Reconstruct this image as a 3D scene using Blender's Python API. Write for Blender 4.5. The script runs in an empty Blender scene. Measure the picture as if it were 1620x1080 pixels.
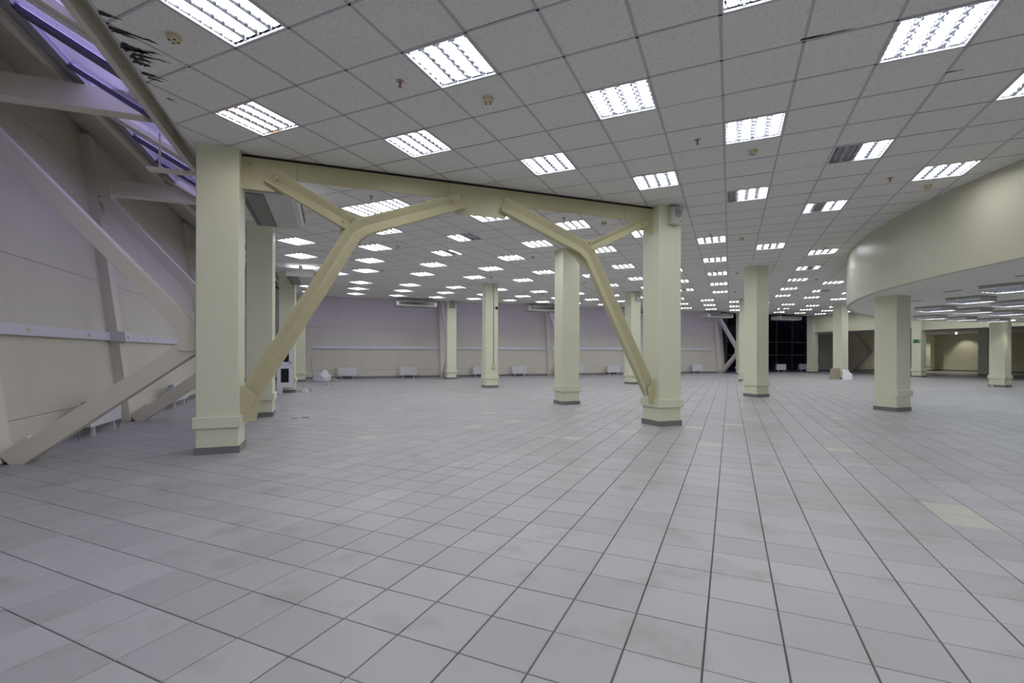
import bpy, math, random
import numpy as np
random.seed(7)
rng = np.random.default_rng(7)
SC = bpy.context.scene
COL = SC.collection

# ------------------------------------------------------------------ camera
F_PX, CY_PX, TH, ROLL, HC, EYE = 760.302, 559.33, 0.426267, -0.00191, 2.4796, 1.2025
YAW = math.pi / 4 - TH
ZC = EYE + HC                                        # suspended ceiling height
cam = bpy.data.cameras.new('camera')
cam_o = bpy.data.objects.new('camera', cam)
COL.objects.link(cam_o)
cam.sensor_fit = 'HORIZONTAL'
cam.sensor_width = 36.0
cam.lens = F_PX / 1620 * 36.0
cam.shift_y = (CY_PX - 540) / 1620
cam.clip_start = 0.05
cam.clip_end = 300
cam_o.rotation_mode = 'XYZ'
cam_o.location = (0, 0, EYE)
from mathutils import Matrix, Vector
fw = Vector((math.sin(YAW), math.cos(YAW), 0)); rt = Vector((math.cos(YAW), -math.sin(YAW), 0)); up = Vector((0, 0, 1))
r2 = rt * math.cos(ROLL) - up * math.sin(ROLL)
u2 = rt * math.sin(ROLL) + up * math.cos(ROLL)
M3 = Matrix((r2, u2, -fw)).transposed()
cam_o.rotation_euler = M3.to_euler()
SC.camera = cam_o

# ------------------------------------------------------------------ world (dusk sky) and exposure
world = bpy.data.worlds.new('dusk_sky')
SC.world = world
world.use_nodes = True
wb = world.node_tree.nodes['Background']
wb.inputs[0].default_value = (0.47, 0.42, 0.88, 1)
wb.inputs[1].default_value = 2.0
SC.view_settings.view_transform = 'Standard'
SC.view_settings.look = 'None'
SC.view_settings.exposure = 0.2
SC.view_settings.gamma = 1.0
SC.view_settings.use_curve_mapping = False
LAMP_POWER = 15.0
SC.cycles.max_bounces = 8

# ------------------------------------------------------------------ helpers
def S(*c):                                            # sRGB 0-255 -> linear
    o = []
    for v in c:
        v /= 255.0
        o.append(v / 12.92 if v <= .04045 else ((v + .055) / 1.055) ** 2.4)
    return tuple(o)

MATS = {}
def mat(name, color, rough=.6, metal=0.0, noise=None, noise2=None, bump=None, spec=.5, emit=None):
    """noise=(scale, amount, dark colour) soft blotches; noise2 the same, finer"""
    if name in MATS: return MATS[name]
    m = bpy.data.materials.new(name); MATS[name] = m
    m.use_nodes = True
    nt = m.node_tree; b = nt.nodes['Principled BSDF']
    b.inputs['Base Color'].default_value = (*color, 1)
    b.inputs['Roughness'].default_value = rough
    b.inputs['Metallic'].default_value = metal
    b.inputs['Specular IOR Level'].default_value = spec
    src = None
    tc = nt.nodes.new('ShaderNodeNewGeometry')
    for nz in (noise, noise2):
        if not nz: continue
        sc, amt, dark = nz[:3]
        n = nt.nodes.new('ShaderNodeTexNoise'); n.inputs['Scale'].default_value = 1.0
        n.inputs['Detail'].default_value = 4
        mp = nt.nodes.new('ShaderNodeMapping'); mp.vector_type = 'POINT'
        mp.inputs['Scale'].default_value = sc if isinstance(sc, tuple) else (sc, sc, sc)
        nt.links.new(tc.outputs['Position'], mp.inputs[0]); nt.links.new(mp.outputs[0], n.inputs['Vector'])
        r = nt.nodes.new('ShaderNodeMapRange'); r.inputs[1].default_value = .42; r.inputs[2].default_value = .75
        r.inputs[3].default_value = 0; r.inputs[4].default_value = amt
        nt.links.new(n.outputs[0], r.inputs[0])
        mx = nt.nodes.new('ShaderNodeMix'); mx.data_type = 'RGBA'
        nt.links.new(r.outputs[0], mx.inputs[0])
        if src is None: mx.inputs[6].default_value = (*color, 1)
        else: nt.links.new(src, mx.inputs[6])
        mx.inputs[7].default_value = (*dark, 1)
        src = mx.outputs[2]
    if src is not None: nt.links.new(src, b.inputs['Base Color'])
    if bump:
        n = nt.nodes.new('ShaderNodeTexNoise'); n.inputs['Scale'].default_value = bump[0]
        nt.links.new(tc.outputs['Position'], n.inputs['Vector'])
        bp = nt.nodes.new('ShaderNodeBump'); bp.inputs['Strength'].default_value = bump[1]; bp.inputs['Distance'].default_value = .01
        nt.links.new(n.outputs[0], bp.inputs['Height']); nt.links.new(bp.outputs[0], b.inputs['Normal'])
    if emit:
        b.inputs['Emission Color'].default_value = (*emit[0], 1); b.inputs['Emission Strength'].default_value = emit[1]
    return m

def mesh(name, V, Fc, m=None, smooth=False):
    me = bpy.data.meshes.new(name)
    me.from_pydata([tuple(v) for v in V], [], [tuple(f) for f in Fc])
    me.update()
    ms = m if isinstance(m, (list, tuple)) else [m]
    for k in ms:
        if k: me.materials.append(k)
    if smooth:
        me.polygons.foreach_set('use_smooth', [True] * len(me.polygons))
    return me

class G:
    """collects simple shapes into one mesh"""
    def __init__(s): s.V = []; s.F = []; s.mi = []; s.cur = 0
    def add(s, V, Fc):
        n = len(s.V); s.V += [tuple(v) for v in V]; s.F += [tuple(i + n for i in f) for f in Fc]; s.mi += [s.cur] * len(Fc); return s
    def box(s, lo, hi):
        x0, y0, z0 = lo; x1, y1, z1 = hi
        return s.add([(x0,y0,z0),(x1,y0,z0),(x1,y1,z0),(x0,y1,z0),(x0,y0,z1),(x1,y0,z1),(x1,y1,z1),(x0,y1,z1)],
                     [(3,2,1,0),(4,5,6,7),(0,1,5,4),(1,2,6,5),(2,3,7,6),(3,0,4,7)])
    def hexa(s, P): return s.add(P, [(3,2,1,0),(4,5,6,7),(0,1,5,4),(1,2,6,5),(2,3,7,6),(3,0,4,7)])
    def extrude(s, prof, a, b, u, v):
        """profile [(u,v)...] (closed, CCW) swept from a to b with axes u, v"""
        a = Vector(a); b = Vector(b); u = Vector(u); v = Vector(v); n = len(prof)
        P = [a + u * p + v * q for p, q in prof] + [b + u * p + v * q for p, q in prof]
        Fc = [(i, (i + 1) % n, n + (i + 1) % n, n + i) for i in range(n)] + [tuple(range(n - 1, -1, -1)), tuple(range(n, 2 * n))]
        return s.add(P, Fc)
    def beam(s, a, b, w, h, ref=(0, 1, 0)):
        """box beam a->b; w across ref direction, h perpendicular"""
        a = Vector(a); b = Vector(b); d = (b - a).normalized(); u = Vector(ref); u = (u - d * u.dot(d)).normalized(); v = d.cross(u)
        return s.extrude([(-w/2,-h/2),(w/2,-h/2),(w/2,h/2),(-w/2,h/2)], a, b, u, v)
    def cyl(s, c, r, z0, z1, n=12, r1=None):
        r1 = r if r1 is None else r1
        P = [(c[0]+r*math.cos(2*math.pi*i/n), c[1]+r*math.sin(2*math.pi*i/n), z0) for i in range(n)] + \
            [(c[0]+r1*math.cos(2*math.pi*i/n), c[1]+r1*math.sin(2*math.pi*i/n), z1) for i in range(n)]
        return s.add(P, [(i,(i+1)%n,n+(i+1)%n,n+i) for i in range(n)] + [tuple(range(n-1,-1,-1)), tuple(range(n,2*n))])
    def tube(s, pts, r, n=6):
        pts = [Vector(p) for p in pts]; rings = []
        for i, p in enumerate(pts):
            d = (pts[min(i+1,len(pts)-1)] - pts[max(i-1,0)]).normalized()
            ref = Vector((0,0,1)) if abs(d.z) < .9 else Vector((1,0,0))
            u = d.cross(ref).normalized(); v = d.cross(u)
            rings.append([p + u*r*math.cos(2*math.pi*k/n) + v*r*math.sin(2*math.pi*k/n) for k in range(n)])
        V = [q for R in rings for q in R]; Fc = []
        for i in range(len(rings)-1):
            for k in range(n): Fc.append((i*n+k, i*n+(k+1)%n, (i+1)*n+(k+1)%n, (i+1)*n+k))
        Fc += [tuple(range(n-1,-1,-1)), tuple(range((len(rings)-1)*n, len(rings)*n))]
        return s.add(V, Fc)
    def mesh(s, name, m, smooth=False):
        me = mesh(name, s.V, s.F, m, smooth)
        if len(me.materials) > 1: me.polygons.foreach_set('material_index', s.mi)
        return me

def link(name, data, parent=None, loc=(0,0,0), rz=0.0):
    o = bpy.data.objects.new(name, data); COL.objects.link(o)
    o.location = loc; o.rotation_euler = (0, 0, rz)
    if parent: o.parent = parent
    return o
def tag(o, label, cat, group=None):
    o['label'] = label; o['category'] = cat
    if group: o['group'] = group
    return o
def thing(name, label, cat, loc=(0,0,0), rz=0.0, group=None):
    return tag(link(name, None, None, loc, rz), label, cat, group)
def struct(name, g, m):
    o = link(name, g.mesh(name, m) if g else None); o['kind'] = 'structure'; return o
def part(name, g, m, parent, bevel=0.0, smooth=False):
    """part from world-coordinate geometry under an (unrotated) thing"""
    off = Vector(parent.location)
    if parent.parent: off += Vector(parent.parent.location)
    g.V = [tuple(Vector(v) - off) for v in g.V]
    o = link(name, g.mesh(name, m, smooth), parent)
    if bevel:
        b = o.modifiers.new('bevel', 'BEVEL'); b.width = bevel; b.segments = 2; b.limit_method = 'ANGLE'
    return o
def clip(poly, n, c):                                # keep points with n.p >= c
    out = []
    for i, p in enumerate(poly):
        q = poly[(i + 1) % len(poly)]
        dp = n[0]*p[0] + n[1]*p[1] - c; dq = n[0]*q[0] + n[1]*q[1] - c
        if dp >= 0: out.append(p)
        if dp * dq < 0:
            t = dp / (dp - dq); out.append((p[0] + t*(q[0]-p[0]), p[1] + t*(q[1]-p[1])))
    return out
def project(x, y, z):
    d = x*fw.x + y*fw.y; r = x*rt.x + y*rt.y
    if d < .2: return None
    return 810 + F_PX*r/d, CY_PX - F_PX*(z-EYE)/d, d
ORD = ['first','second','third','fourth','fifth','sixth','seventh','eighth','ninth','tenth','eleventh','twelfth','thirteenth','fourteenth','fifteenth','sixteenth','seventeenth','eighteenth','nineteenth','twentieth','twenty-first','twenty-second']

# ------------------------------------------------------------------ materials
M_COLUMN = mat('cream_paint', (.71,.72,.545), .5, noise=(1.1,.12,(.60,.60,.48)))
M_TRUSS = mat('yellow_cream_steel_paint', (.52,.485,.30), .45, noise=(2.0,.12,(.45,.42,.26)))
M_FRAME = mat('beige_frame_paint', (.68,.645,.54), .5, noise=(2.5,.15,(.56,.53,.44)))
M_WALL = mat('beige_wall_panel', (.635,.61,.495), .6, noise=((.8,.8,.35),.16,(.54,.52,.42)), noise2=((5,5,.6),.15,(.50,.48,.39)))
M_WALLR = mat('cream_plaster', (.62,.61,.46), .6, noise=(.8,.1,(.52,.51,.4)))
M_FASCIA = mat('fascia_paint', (.51,.495,.375), .38, noise=(.7,.06,(.46,.45,.34)))
M_LOWC = mat('plain_ceiling_paint', (.84,.81,.75), .7, noise=(.6,.08,(.72,.70,.66)))
M_SKIRT = mat('grey_skirting_tile', (.20,.19,.19), .4, noise=(6,.3,(.11,.10,.10)))
M_TRUNK = mat('white_cable_trunking', (.68,.66,.70), .35)
M_RAD = mat('white_radiator_enamel', (.72,.72,.74), .3)
M_DARK = mat('dark_gap', (.02,.018,.016), .8)
M_ACGREY = mat('ac_body_plastic', (.55,.54,.52), .4)
M_ACDARK = mat('ac_grille', (.10,.095,.09), .5)
M_RAIL = mat('ceiling_grid_steel', (.48,.47,.50), .45)
M_BEIGEP = mat('aged_ivory_plastic', (.62,.55,.36), .4)
M_GREYP = mat('speaker_plastic', (.55,.55,.50), .45)
M_MESH = mat('speaker_grille', (.34,.34,.33), .5)
M_METAL = mat('dull_steel', (.35,.35,.36), .35, .8)
M_BRASS = mat('sprinkler_red', (.35,.12,.08), .4)
M_ALU = mat('bright_reflector', (.62,.64,.70), .22, 1.0)
M_RIM = mat('white_light_rim', (.75,.76,.80), .4)
M_DIRTY = mat('rubble_white', (.60,.59,.56), .8, noise=(20,.4,(.35,.33,.3)))
M_CARD = mat('cardboard', (.34,.30,.22), .8)
M_WHITE = mat('white_board', (.80,.81,.86), .5)
M_PVC = mat('white_pvc', (.72,.73,.78), .3)
M_BLACKGLASS = mat('dark_pane_glass', (.012,.012,.014), .08)
M_NAVY = mat('dark_sash_paint', (.035,.03,.07), .4)
M_GREYSASH = mat('grey_sash_paint', (.26,.25,.30), .45)
M_MULL = mat('dark_mullion', (.025,.025,.03), .4)
M_TEAL = mat('teal_reflection', (.02,.10,.10), .35)
M_NIGHT = mat('dark_backdrop', (.004,.004,.005), .9)
M_GREEN = mat('exit_sign_green', S(0,110,72), .5)
M_SIGNW = mat('exit_sign_white', (.8,.85,.8), .5)
M_ROOF = mat('lined_roof', (.52,.49,.40), .7)

def glass_mat(name, tint, gl):
    m = bpy.data.materials.new(name); m.use_nodes = True; nt = m.node_tree
    nt.nodes.remove(nt.nodes['Principled BSDF'])
    t = nt.nodes.new('ShaderNodeBsdfTransparent'); t.inputs[0].default_value = (*tint, 1)
    g = nt.nodes.new('ShaderNodeBsdfGlossy'); g.inputs['Roughness'].default_value = .03
    mx = nt.nodes.new('ShaderNodeMixShader')
    
    lw = nt.nodes.new('ShaderNodeLayerWeight'); lw.inputs[0].default_value = .5
    pw = nt.nodes.new('ShaderNodeMath'); pw.operation = 'POWER'; pw.inputs[1].default_value = 4.0; nt.links.new(lw.outputs['Facing'], pw.inputs[0])
    ma = nt.nodes.new('ShaderNodeMath'); ma.operation = 'MULTIPLY_ADD'; ma.inputs[1].default_value = gl*26; ma.inputs[2].default_value = gl; nt.links.new(pw.outputs[0], ma.inputs[0])
    nt.links.new(ma.outputs[0], mx.inputs[0]); nt.links.new(t.outputs[0], mx.inputs[1]); nt.links.new(g.outputs[0], mx.inputs[2])
    nt.links.new(mx.outputs[0], nt.nodes['Material Output'].inputs[0]); return m
M_GLASS = glass_mat('clear_glass', (.95,.95,.97), .05)
M_GLASSN = glass_mat('tinted_glass', (.35,.38,.40), .02)

def emit_mat(name, color, strength):
    m = bpy.data.materials.new(name); m.use_nodes = True; nt = m.node_tree
    b = nt.nodes['Principled BSDF']; b.inputs['Base Color'].default_value = (.8,.8,.8,1)
    b.inputs['Emission Color'].default_value = (*color, 1); b.inputs['Emission Strength'].default_value = strength
    return m
M_TUBE = emit_mat('fluorescent_tube', (.93,.95,1.0), LAMP_POWER)
M_TUBEW = emit_mat('warm_fluorescent_tube', (1.0,.66,.36), LAMP_POWER*.45)
M_TUBEOFF = mat('dead_tube', (.20,.19,.17), .3)
M_DIM = emit_mat('dim_fluorescent_tube', (.88,.93,1.0), 18.0)
M_DOWN = emit_mat('downlight_lamp', (1.0,.97,.88), 30.0)

# floor tile: grey porcelain with per-tile tint, soft dirt
def floor_tile_mat(name, mode):
    m = bpy.data.materials.new(name); m.use_nodes = True; nt = m.node_tree; b = nt.nodes['Principled BSDF']
    L = nt.links
    geo = nt.nodes.new('ShaderNodeNewGeometry')
    if mode == 'obj':
        at = nt.nodes.new('ShaderNodeObjectInfo'); rnd = at.outputs['Random']
    else:
        at = nt.nodes.new('ShaderNodeAttribute'); at.attribute_name = 'tint'; rnd = at.outputs['Fac']
    cr = nt.nodes.new('ShaderNodeValToRGB'); L.new(rnd, cr.inputs[0])
    cr.color_ramp.elements[0].position = 0; cr.color_ramp.elements[0].color = (.345,.345,.350,1)
    cr.color_ramp.elements[1].position = 1; cr.color_ramp.elements[1].color = (.400,.400,.404,1)
    def noise(scale, lo, hi, amt, dark, prev, detail=5):
        n = nt.nodes.new('ShaderNodeTexNoise'); n.inputs['Scale'].default_value = scale; n.inputs['Detail'].default_value = detail
        L.new(geo.outputs['Position'], n.inputs['Vector'])
        r = nt.nodes.new('ShaderNodeMapRange'); r.inputs[1].default_value = lo; r.inputs[2].default_value = hi; r.inputs[4].default_value = amt
        L.new(n.outputs[0], r.inputs[0])
        mx = nt.nodes.new('ShaderNodeMix'); mx.data_type = 'RGBA'; L.new(r.outputs[0], mx.inputs[0]); L.new(prev, mx.inputs[6]); mx.inputs[7].default_value = (*dark, 1)
        return mx.outputs[2]
    c = noise(.55, .46, .70, .55, (.30,.29,.27), cr.outputs[0])
    c = noise(2.6, .56, .72, .7, (.27,.25,.22), c, 6)
    c = noise(60, .45, .8, .18, (.30,.30,.31), c, 2)
    L.new(c, b.inputs['Base Color'])
    b.inputs['Roughness'].default_value = .42
    b.inputs['Specular IOR Level'].default_value = .45
    return m
M_FT = floor_tile_mat('floor_tile_porcelain', 'obj')
M_FTF = floor_tile_mat('floor_tile_porcelain_far', 'att')
M_FTC = mat('floor_tile_cream', (.46,.44,.385), .42, noise=(3,.2,(.40,.38,.33)))
M_GROUT = mat('dark_grout', (.085,.07,.065), .9, noise=(1.5,.7,(.20,.18,.17)))

def ceil_tile_mat():
    m = bpy.data.materials.new('mineral_ceiling_tile'); m.use_nodes = True; nt = m.node_tree; b = nt.nodes['Principled BSDF']; L = nt.links
    geo = nt.nodes.new('ShaderNodeNewGeometry')
    n = nt.nodes.new('ShaderNodeTexNoise'); n.inputs['Scale'].default_value = 90; n.inputs['Detail'].default_value = 3
    L.new(geo.outputs['Position'], n.inputs['Vector'])
    cr = nt.nodes.new('ShaderNodeValToRGB'); L.new(n.outputs[0], cr.inputs[0])
    cr.color_ramp.elements[0].position = .30; cr.color_ramp.elements[0].color = (.56,.545,.53,1)
    cr.color_ramp.elements[1].position = .46; cr.color_ramp.elements[1].color = (.79,.775,.755,1)
    n2 = nt.nodes.new('ShaderNodeTexNoise'); n2.inputs['Scale'].default_value = .5; L.new(geo.outputs['Position'], n2.inputs['Vector'])
    r = nt.nodes.new('ShaderNodeMapRange'); r.inputs[1].default_value = .4; r.inputs[2].default_value = .8; r.inputs[4].default_value = .2; L.new(n2.outputs[0], r.inputs[0])
    mx = nt.nodes.new('ShaderNodeMix'); mx.data_type = 'RGBA'; L.new(r.outputs[0], mx.inputs[0]); L.new(cr.outputs[0], mx.inputs[6]); mx.inputs[7].default_value = (.68,.655,.62,1)
    L.new(mx.outputs[2], b.inputs['Base Color']); b.inputs['Roughness'].default_value = .9
    b.inputs['Specular IOR Level'].default_value = .2
    return m
M_CT = ceil_tile_mat()

# ------------------------------------------------------------------ layout constants (metres; x along the truss, y into the hall)
C45 = math.sqrt(.5)
def t2w(X, Y): return (X*C45 + Y*C45, -X*C45 + Y*C45)
CX0, CY0 = -4.11595, 5.38538        # ceiling grid phase, in 0.6 m tiles
FX0, FY0 = -3.3158, 5.57113         # floor grid phase, in 0.3 m tiles
COLX = [-1.5, 5.08, 11.1, 17.1, 23.1, 29.1, 35.1, 41.1]
COLY = [6.6, 10.15, 16.15, 22.2]
CW = .45
XE, YE = -1.60, 22.40               # ceiling edges (left, far)
XR = 29.3                           # right wall line with the openings
YB = -8.5                           # wall behind the photographer
WL, WF, LEAN = -3.45, 24.25, .12    # base lines of the leaning left and far walls
ROOF_S = .575
DISC_C, DISC_R, ZL = (20.4, -2.3), 13.4, 2.45
XA = 42.3                           # back wall of the annexe

# ------------------------------------------------------------------ floor
def ft_w(i, j): return t2w((i + FX0)*.3, (j + FY0)*.3)
g = G(); g.box((-4.6, YB-.2, -.25), (XA+.2, 25.2, -.006))
floor = struct('floor', g, M_GROUT)
GAP = .0034
tiles = []
for i in range(-110, 130):
    for j in range(-80, 230):
        cx, cy = ft_w(i+.5, j+.5)
        if not (-3.75 < cx < XA and -3 < cy < WF+.2): continue
        if cx > XR+8 and cy < 9: continue
        p = project(cx, cy, 0)
        vis = p and -60 < p[0] < 1680 and p[1] < 1130
        if not vis and (cy > 1 and cx > -3.4 and not p): continue
        tiles.append((p[2] if vis else 1e3 + abs(cx) + abs(cy), i, j, cx, cy))
tiles.sort()
h = .15 - GAP; hy = .15 - .0024
tg = G(); b_ = .0025
tg.add([(-h,-hy,-.01),(h,-hy,-.01),(h,hy,-.01),(-h,hy,-.01),(-h,-hy,-b_),(h,-hy,-b_),(h,hy,-b_),(-h,hy,-b_),(-h+b_,-hy+b_,0),(h-b_,-hy+b_,0),(h-b_,hy-b_,0),(-h+b_,hy-b_,0)],
       [(0,1,5,4),(1,2,6,5),(2,3,7,6),(3,0,4,7),(4,5,9,8),(5,6,10,9),(6,7,11,10),(7,4,8,11),(8,9,10,11)])
me_t = tg.mesh('tile', M_FT)
me_tc = tg.mesh('tile_cream', M_FTC)
CREAM = {(8,9),(8,10)}
for k, (d, i, j, cx, cy) in enumerate(tiles[:300]):
    o = link('tile', me_tc if (i,j) in CREAM else me_t, floor, (cx, cy, rng.normal(0,.0004)), -math.pi/4)
rest = tiles[300:]
n = len(rest)
CC = np.array([(t[3], t[4]) for t in rest])
hh = h
loc = np.array([(-hh,-hy),(hh,-hy),(hh,hy),(-hh,hy)])
rot = np.array([(loc[:,0]*C45 + loc[:,1]*C45), (-loc[:,0]*C45 + loc[:,1]*C45)]).T
V = np.zeros((n, 8, 3))
V[:, :4, :2] = CC[:, None, :] + rot[None]; V[:, 4:, :2] = V[:, :4, :2]; V[:, :4, 2] = -.01
base = (np.arange(n)*8)[:, None, None]
FQ = np.array([(4,5,6,7),(0,1,5,4),(1,2,6,5),(2,3,7,6),(3,0,4,7)])[None] + base
me = bpy.data.meshes.new('tile_field')
me.from_pydata(V.reshape(-1,3).tolist(), [], FQ.reshape(-1,4).tolist())
at = me.attributes.new('tint', 'FLOAT', 'FACE')
tint = rng.random(n); at.data.foreach_set('value', np.repeat(tint, 5).astype(np.float32))
me.materials.append(M_FTF); me.materials.append(M_FTC)
cream = set(CREAM) | {(-2,19),(1,22),(-6,24),(4,27),(-4,16),(2,17)}
mi = np.zeros(n*5, dtype=np.int32)
for k, t in enumerate(rest):
    if (t[1], t[2]) in cream or random.random() < .006: mi[k*5:(k+1)*5] = 1
me.polygons.foreach_set('material_index', mi)
o = link('tile_field', me, floor); o['kind'] = 'stuff'

# ------------------------------------------------------------------ suspended ceiling
def ct_w(i, j): return t2w((i + CX0)*.6, (j + CY0)*.6)
def y_row(i, j): return ct_w(i+.5, j+.5)[1]
def in_disc(p, r): return (p[0]-DISC_C[0])**2 + (p[1]-DISC_C[1])**2 < r*r
LIGHTS = {}
for i in range(-60, 80):
    for j in range(-60, 100):
        cx, cy = ct_w(i+.5, j+.5)
        if not (-1.2 < cx < XR-.6 and -6.5 < cy < 21.5): continue
        if in_disc((cx, cy), DISC_R+.25): continue
        k = j - i
        if i % 2 == 0 and j % 2 == 0 and k % 4 == 0 and (k <= 4 or k >= 32): LIGHTS[(i,j)] = k
        if i % 2 == 1 and j % 2 == 1 and k % 4 == 2 and 10 <= k <= 26: LIGHTS[(i,j)] = k
LIGHTS[(-6,5)] = 10; LIGHTS[(-15,13)] = 28
for xy in [(c+CW/2, r+CW/2) for c in COLX for r in COLY]:            # no fitting where a column meets the ceiling
    for (i,j) in list(LIGHTS):
        cx, cy = ct_w(i+.5, j+.5)
        if abs(cx-xy[0]) < .55 and abs(cy-xy[1]) < .55: del LIGHTS[(i,j)]
g = G(); g.box((XE, YB, ZC+.14), (XR+.2, YE, ZC+.24))
ceiling = struct('ceiling', g, M_DARK)
hw = .0115
whole = G(); q = .3 - hw
whole.box((-q,-q,0), (q,q,.015)); me_ct = whole.mesh('ceiling_tile', M_CT)
ct = []
for i in range(-60, 80):
    for j in range(-60, 100):
        if (i,j) in LIGHTS: continue
        cx, cy = ct_w(i+.5, j+.5)
        if not (XE-.45 < cx < XR+.45 and YB-.3 < cy < YE+.45): continue
        if in_disc((cx,cy), DISC_R-.6): continue
        poly = [t2w((i+CX0+a)*.6 + sa*hw, (j+CY0+b)*.6 + sb*hw) for a,b,sa,sb in ((0,0,1,1),(1,0,-1,1),(1,1,-1,-1),(0,1,1,-1))]
        full = True
        for nn, c in (((1,0),XE),((-1,0),-XR),((0,-1),-YE),((0,1),YB)):
            cl = clip(poly, nn, c)
            if len(cl) != 4 or cl != poly: full = False
            poly = cl
            if len(poly) < 3: break
        if len(poly) < 3: continue
        p = project(cx, cy, ZC)
        vis = p and -80 < p[0] < 1700 and p[1] > -90
        ct.append((p[2] if vis else 1e3, i, j, cx, cy, poly, full))
ct.sort(key=lambda t: t[0])
DAMAGED = set()
field = G()
for k, (d, i, j, cx, cy, poly, full) in enumerate(ct):
    dz = rng.normal(0, .0012)
    if k < 300:
        if full: link('tile', me_ct, ceiling, (cx, cy, ZC + .002 + dz), -math.pi/4)
        else:
            gg = G(); m = len(poly)
            gg.add([(x-cx, y-cy, 0) for x,y in poly] + [(x-cx, y-cy, .015) for x,y in poly],
                   [tuple(range(m-1,-1,-1)), tuple(range(m,2*m))] + [(a,(a+1)%m,m+(a+1)%m,m+a) for a in range(m)])
            link('tile', gg.mesh('tile_cut', M_CT), ceiling, (cx, cy, ZC + .002 + dz))
    else:
        m = len(poly); z = ZC + .002
        field.add([(x, y, z) for x,y in poly] + [(x, y, z+.015) for x,y in poly],
                  [tuple(range(m-1,-1,-1)), tuple(range(m,2*m))] + [(a,(a+1)%m,m+(a+1)%m,m+a) for a in range(m)])
o = link('tile_field', field.mesh('tile_field', M_CT), ceiling); o['kind'] = 'stuff'
for ax in (0, 1):                                     # T rails of the grid
    for k in range(-60, 100):
        a, b = (ct_w(k, -70), ct_w(k, 110)) if ax == 0 else (ct_w(-70, k), ct_w(90, k))
        lo, hi = 0., 1.; dx, dy = b[0]-a[0], b[1]-a[1]
        for nn, c in (((1,0),XE),((-1,0),-XR),((0,-1),-YE),((0,1),YB)):
            f0 = nn[0]*a[0]+nn[1]*a[1]-c; f1 = nn[0]*b[0]+nn[1]*b[1]-c
            if f0 < 0 and f1 < 0: lo, hi = 1, 0; break
            if f0 < 0: lo = max(lo, f0/(f0-f1))
            elif f1 < 0: hi = min(hi, f0/(f0-f1))
        if hi - lo < .002: continue
        A = (a[0]+dx*lo, a[1]+dy*lo); B = (a[0]+dx*hi, a[1]+dy*hi)
        u = Vector((-dy, dx, 0)).normalized()
        w = .0125 if ax == 0 else .0095
        gg = G(); gg.extrude([(-w,0),(w,0),(w,.004),(.002,.004),(.002,.035),(-.002,.035),(-.002,.004),(-w,.004)], (A[0],A[1],ZC-.001), (B[0],B[1],ZC-.001), u, (0,0,1))
        link('grid_rail', gg.mesh('grid_rail', M_RAIL), ceiling)
g = G(); g.box((XE-.012, YB, ZC-.004), (XE+.006, YE+.012, ZC+.05)); g.box((XE, YE-.006, ZC-.004), (XR, YE+.012, ZC+.05))
link('edge_trim', g.mesh('edge_trim', M_RAIL), ceiling)

# torn, blackened patches at the ceiling edge and small gaps at lifted tiles
def blot(pts, z, name='tear'):
    V = []; m = len(pts)
    V = [(x,y,z) for x,y in pts] + [(x,y,z-.002) for x,y in pts]
    gg = G(); gg.add(V, [tuple(range(m)), tuple(range(2*m-1, m-1, -1))] + [(a,m+a,m+(a+1)%m,(a+1)%m) for a in range(m)])
    link(name, gg.mesh(name, M_DARK), ceiling)
zt = ZC - .0035
def streak(x0, y0, x1, y1, w):
    n_ = 9; L1 = []; L2 = []
    dx, dy = x1-x0, y1-y0; l = math.hypot(dx,dy); nx, ny = -dy/l, dx/l
    for k in range(n_+1):
        t = k/n_; ww = w*(1-t)**.7*(.35+random.random())
        jx = random.uniform(-.3,.3)*w
        L1.append((x0+dx*t+nx*(ww+jx), y0+dy*t+ny*(ww+jx))); L2.append((x0+dx*t+nx*(jx-ww), y0+dy*t+ny*(jx-ww)))
    blot(L1 + L2[::-1], zt)
for a in [(-1.59,4.33,-1.46,4.37,.022),(-1.59,4.50,-1.30,4.60,.022),(-1.58,4.53,-1.45,4.60,.02),(-1.59,4.72,-1.40,4.80,.05),(-1.59,4.78,-1.33,4.76,.03),(-1.58,4.88,-1.44,4.92,.045),(-1.58,4.95,-1.47,5.0,.04),(-1.55,4.83,-1.29,4.87,.018),(-1.58,5.13,-1.40,5.19,.018),(-1.55,5.20,-1.44,5.24,.012),(-1.59,4.06,-1.45,4.12,.02),(-1.5,5.55,-1.44,5.62,.008)]: streak(*a)
streak(3.46,2.75,3.72,2.50,.012); streak(5.05,2.62,5.14,2.53,.010)

# ------------------------------------------------------------------ low round ceiling on the right
NSEG = 96
ring = [(DISC_C[0]+DISC_R*math.cos(2*math.pi*k/NSEG*1.0), DISC_C[1]+DISC_R*math.sin(2*math.pi*k/NSEG)) for k in range(NSEG)]
ringc = clip(clip(ring, (-1,0), -XR), (0,1), YB)
m = len(ringc)
g = G(); g.add([(x,y,ZL) for x,y in ringc] + [(x,y,ZL+.05) for x,y in ringc], [tuple(range(m-1,-1,-1)), tuple(range(m,2*m))])
low = struct('ceiling_low', g, M_LOWC)
V = []; Fq = []
T = .08
for k in range(NSEG):
    a = 2*math.pi*k/NSEG
    c_, s_ = math.cos(a), math.sin(a)
    for r, z in ((DISC_R+T, ZL-.012), (DISC_R+T, ZC+.01), (DISC_R, ZC+.01), (DISC_R, ZL-.012)):
        V.append((DISC_C[0]+r*c_, DISC_C[1]+r*s_, z))
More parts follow.
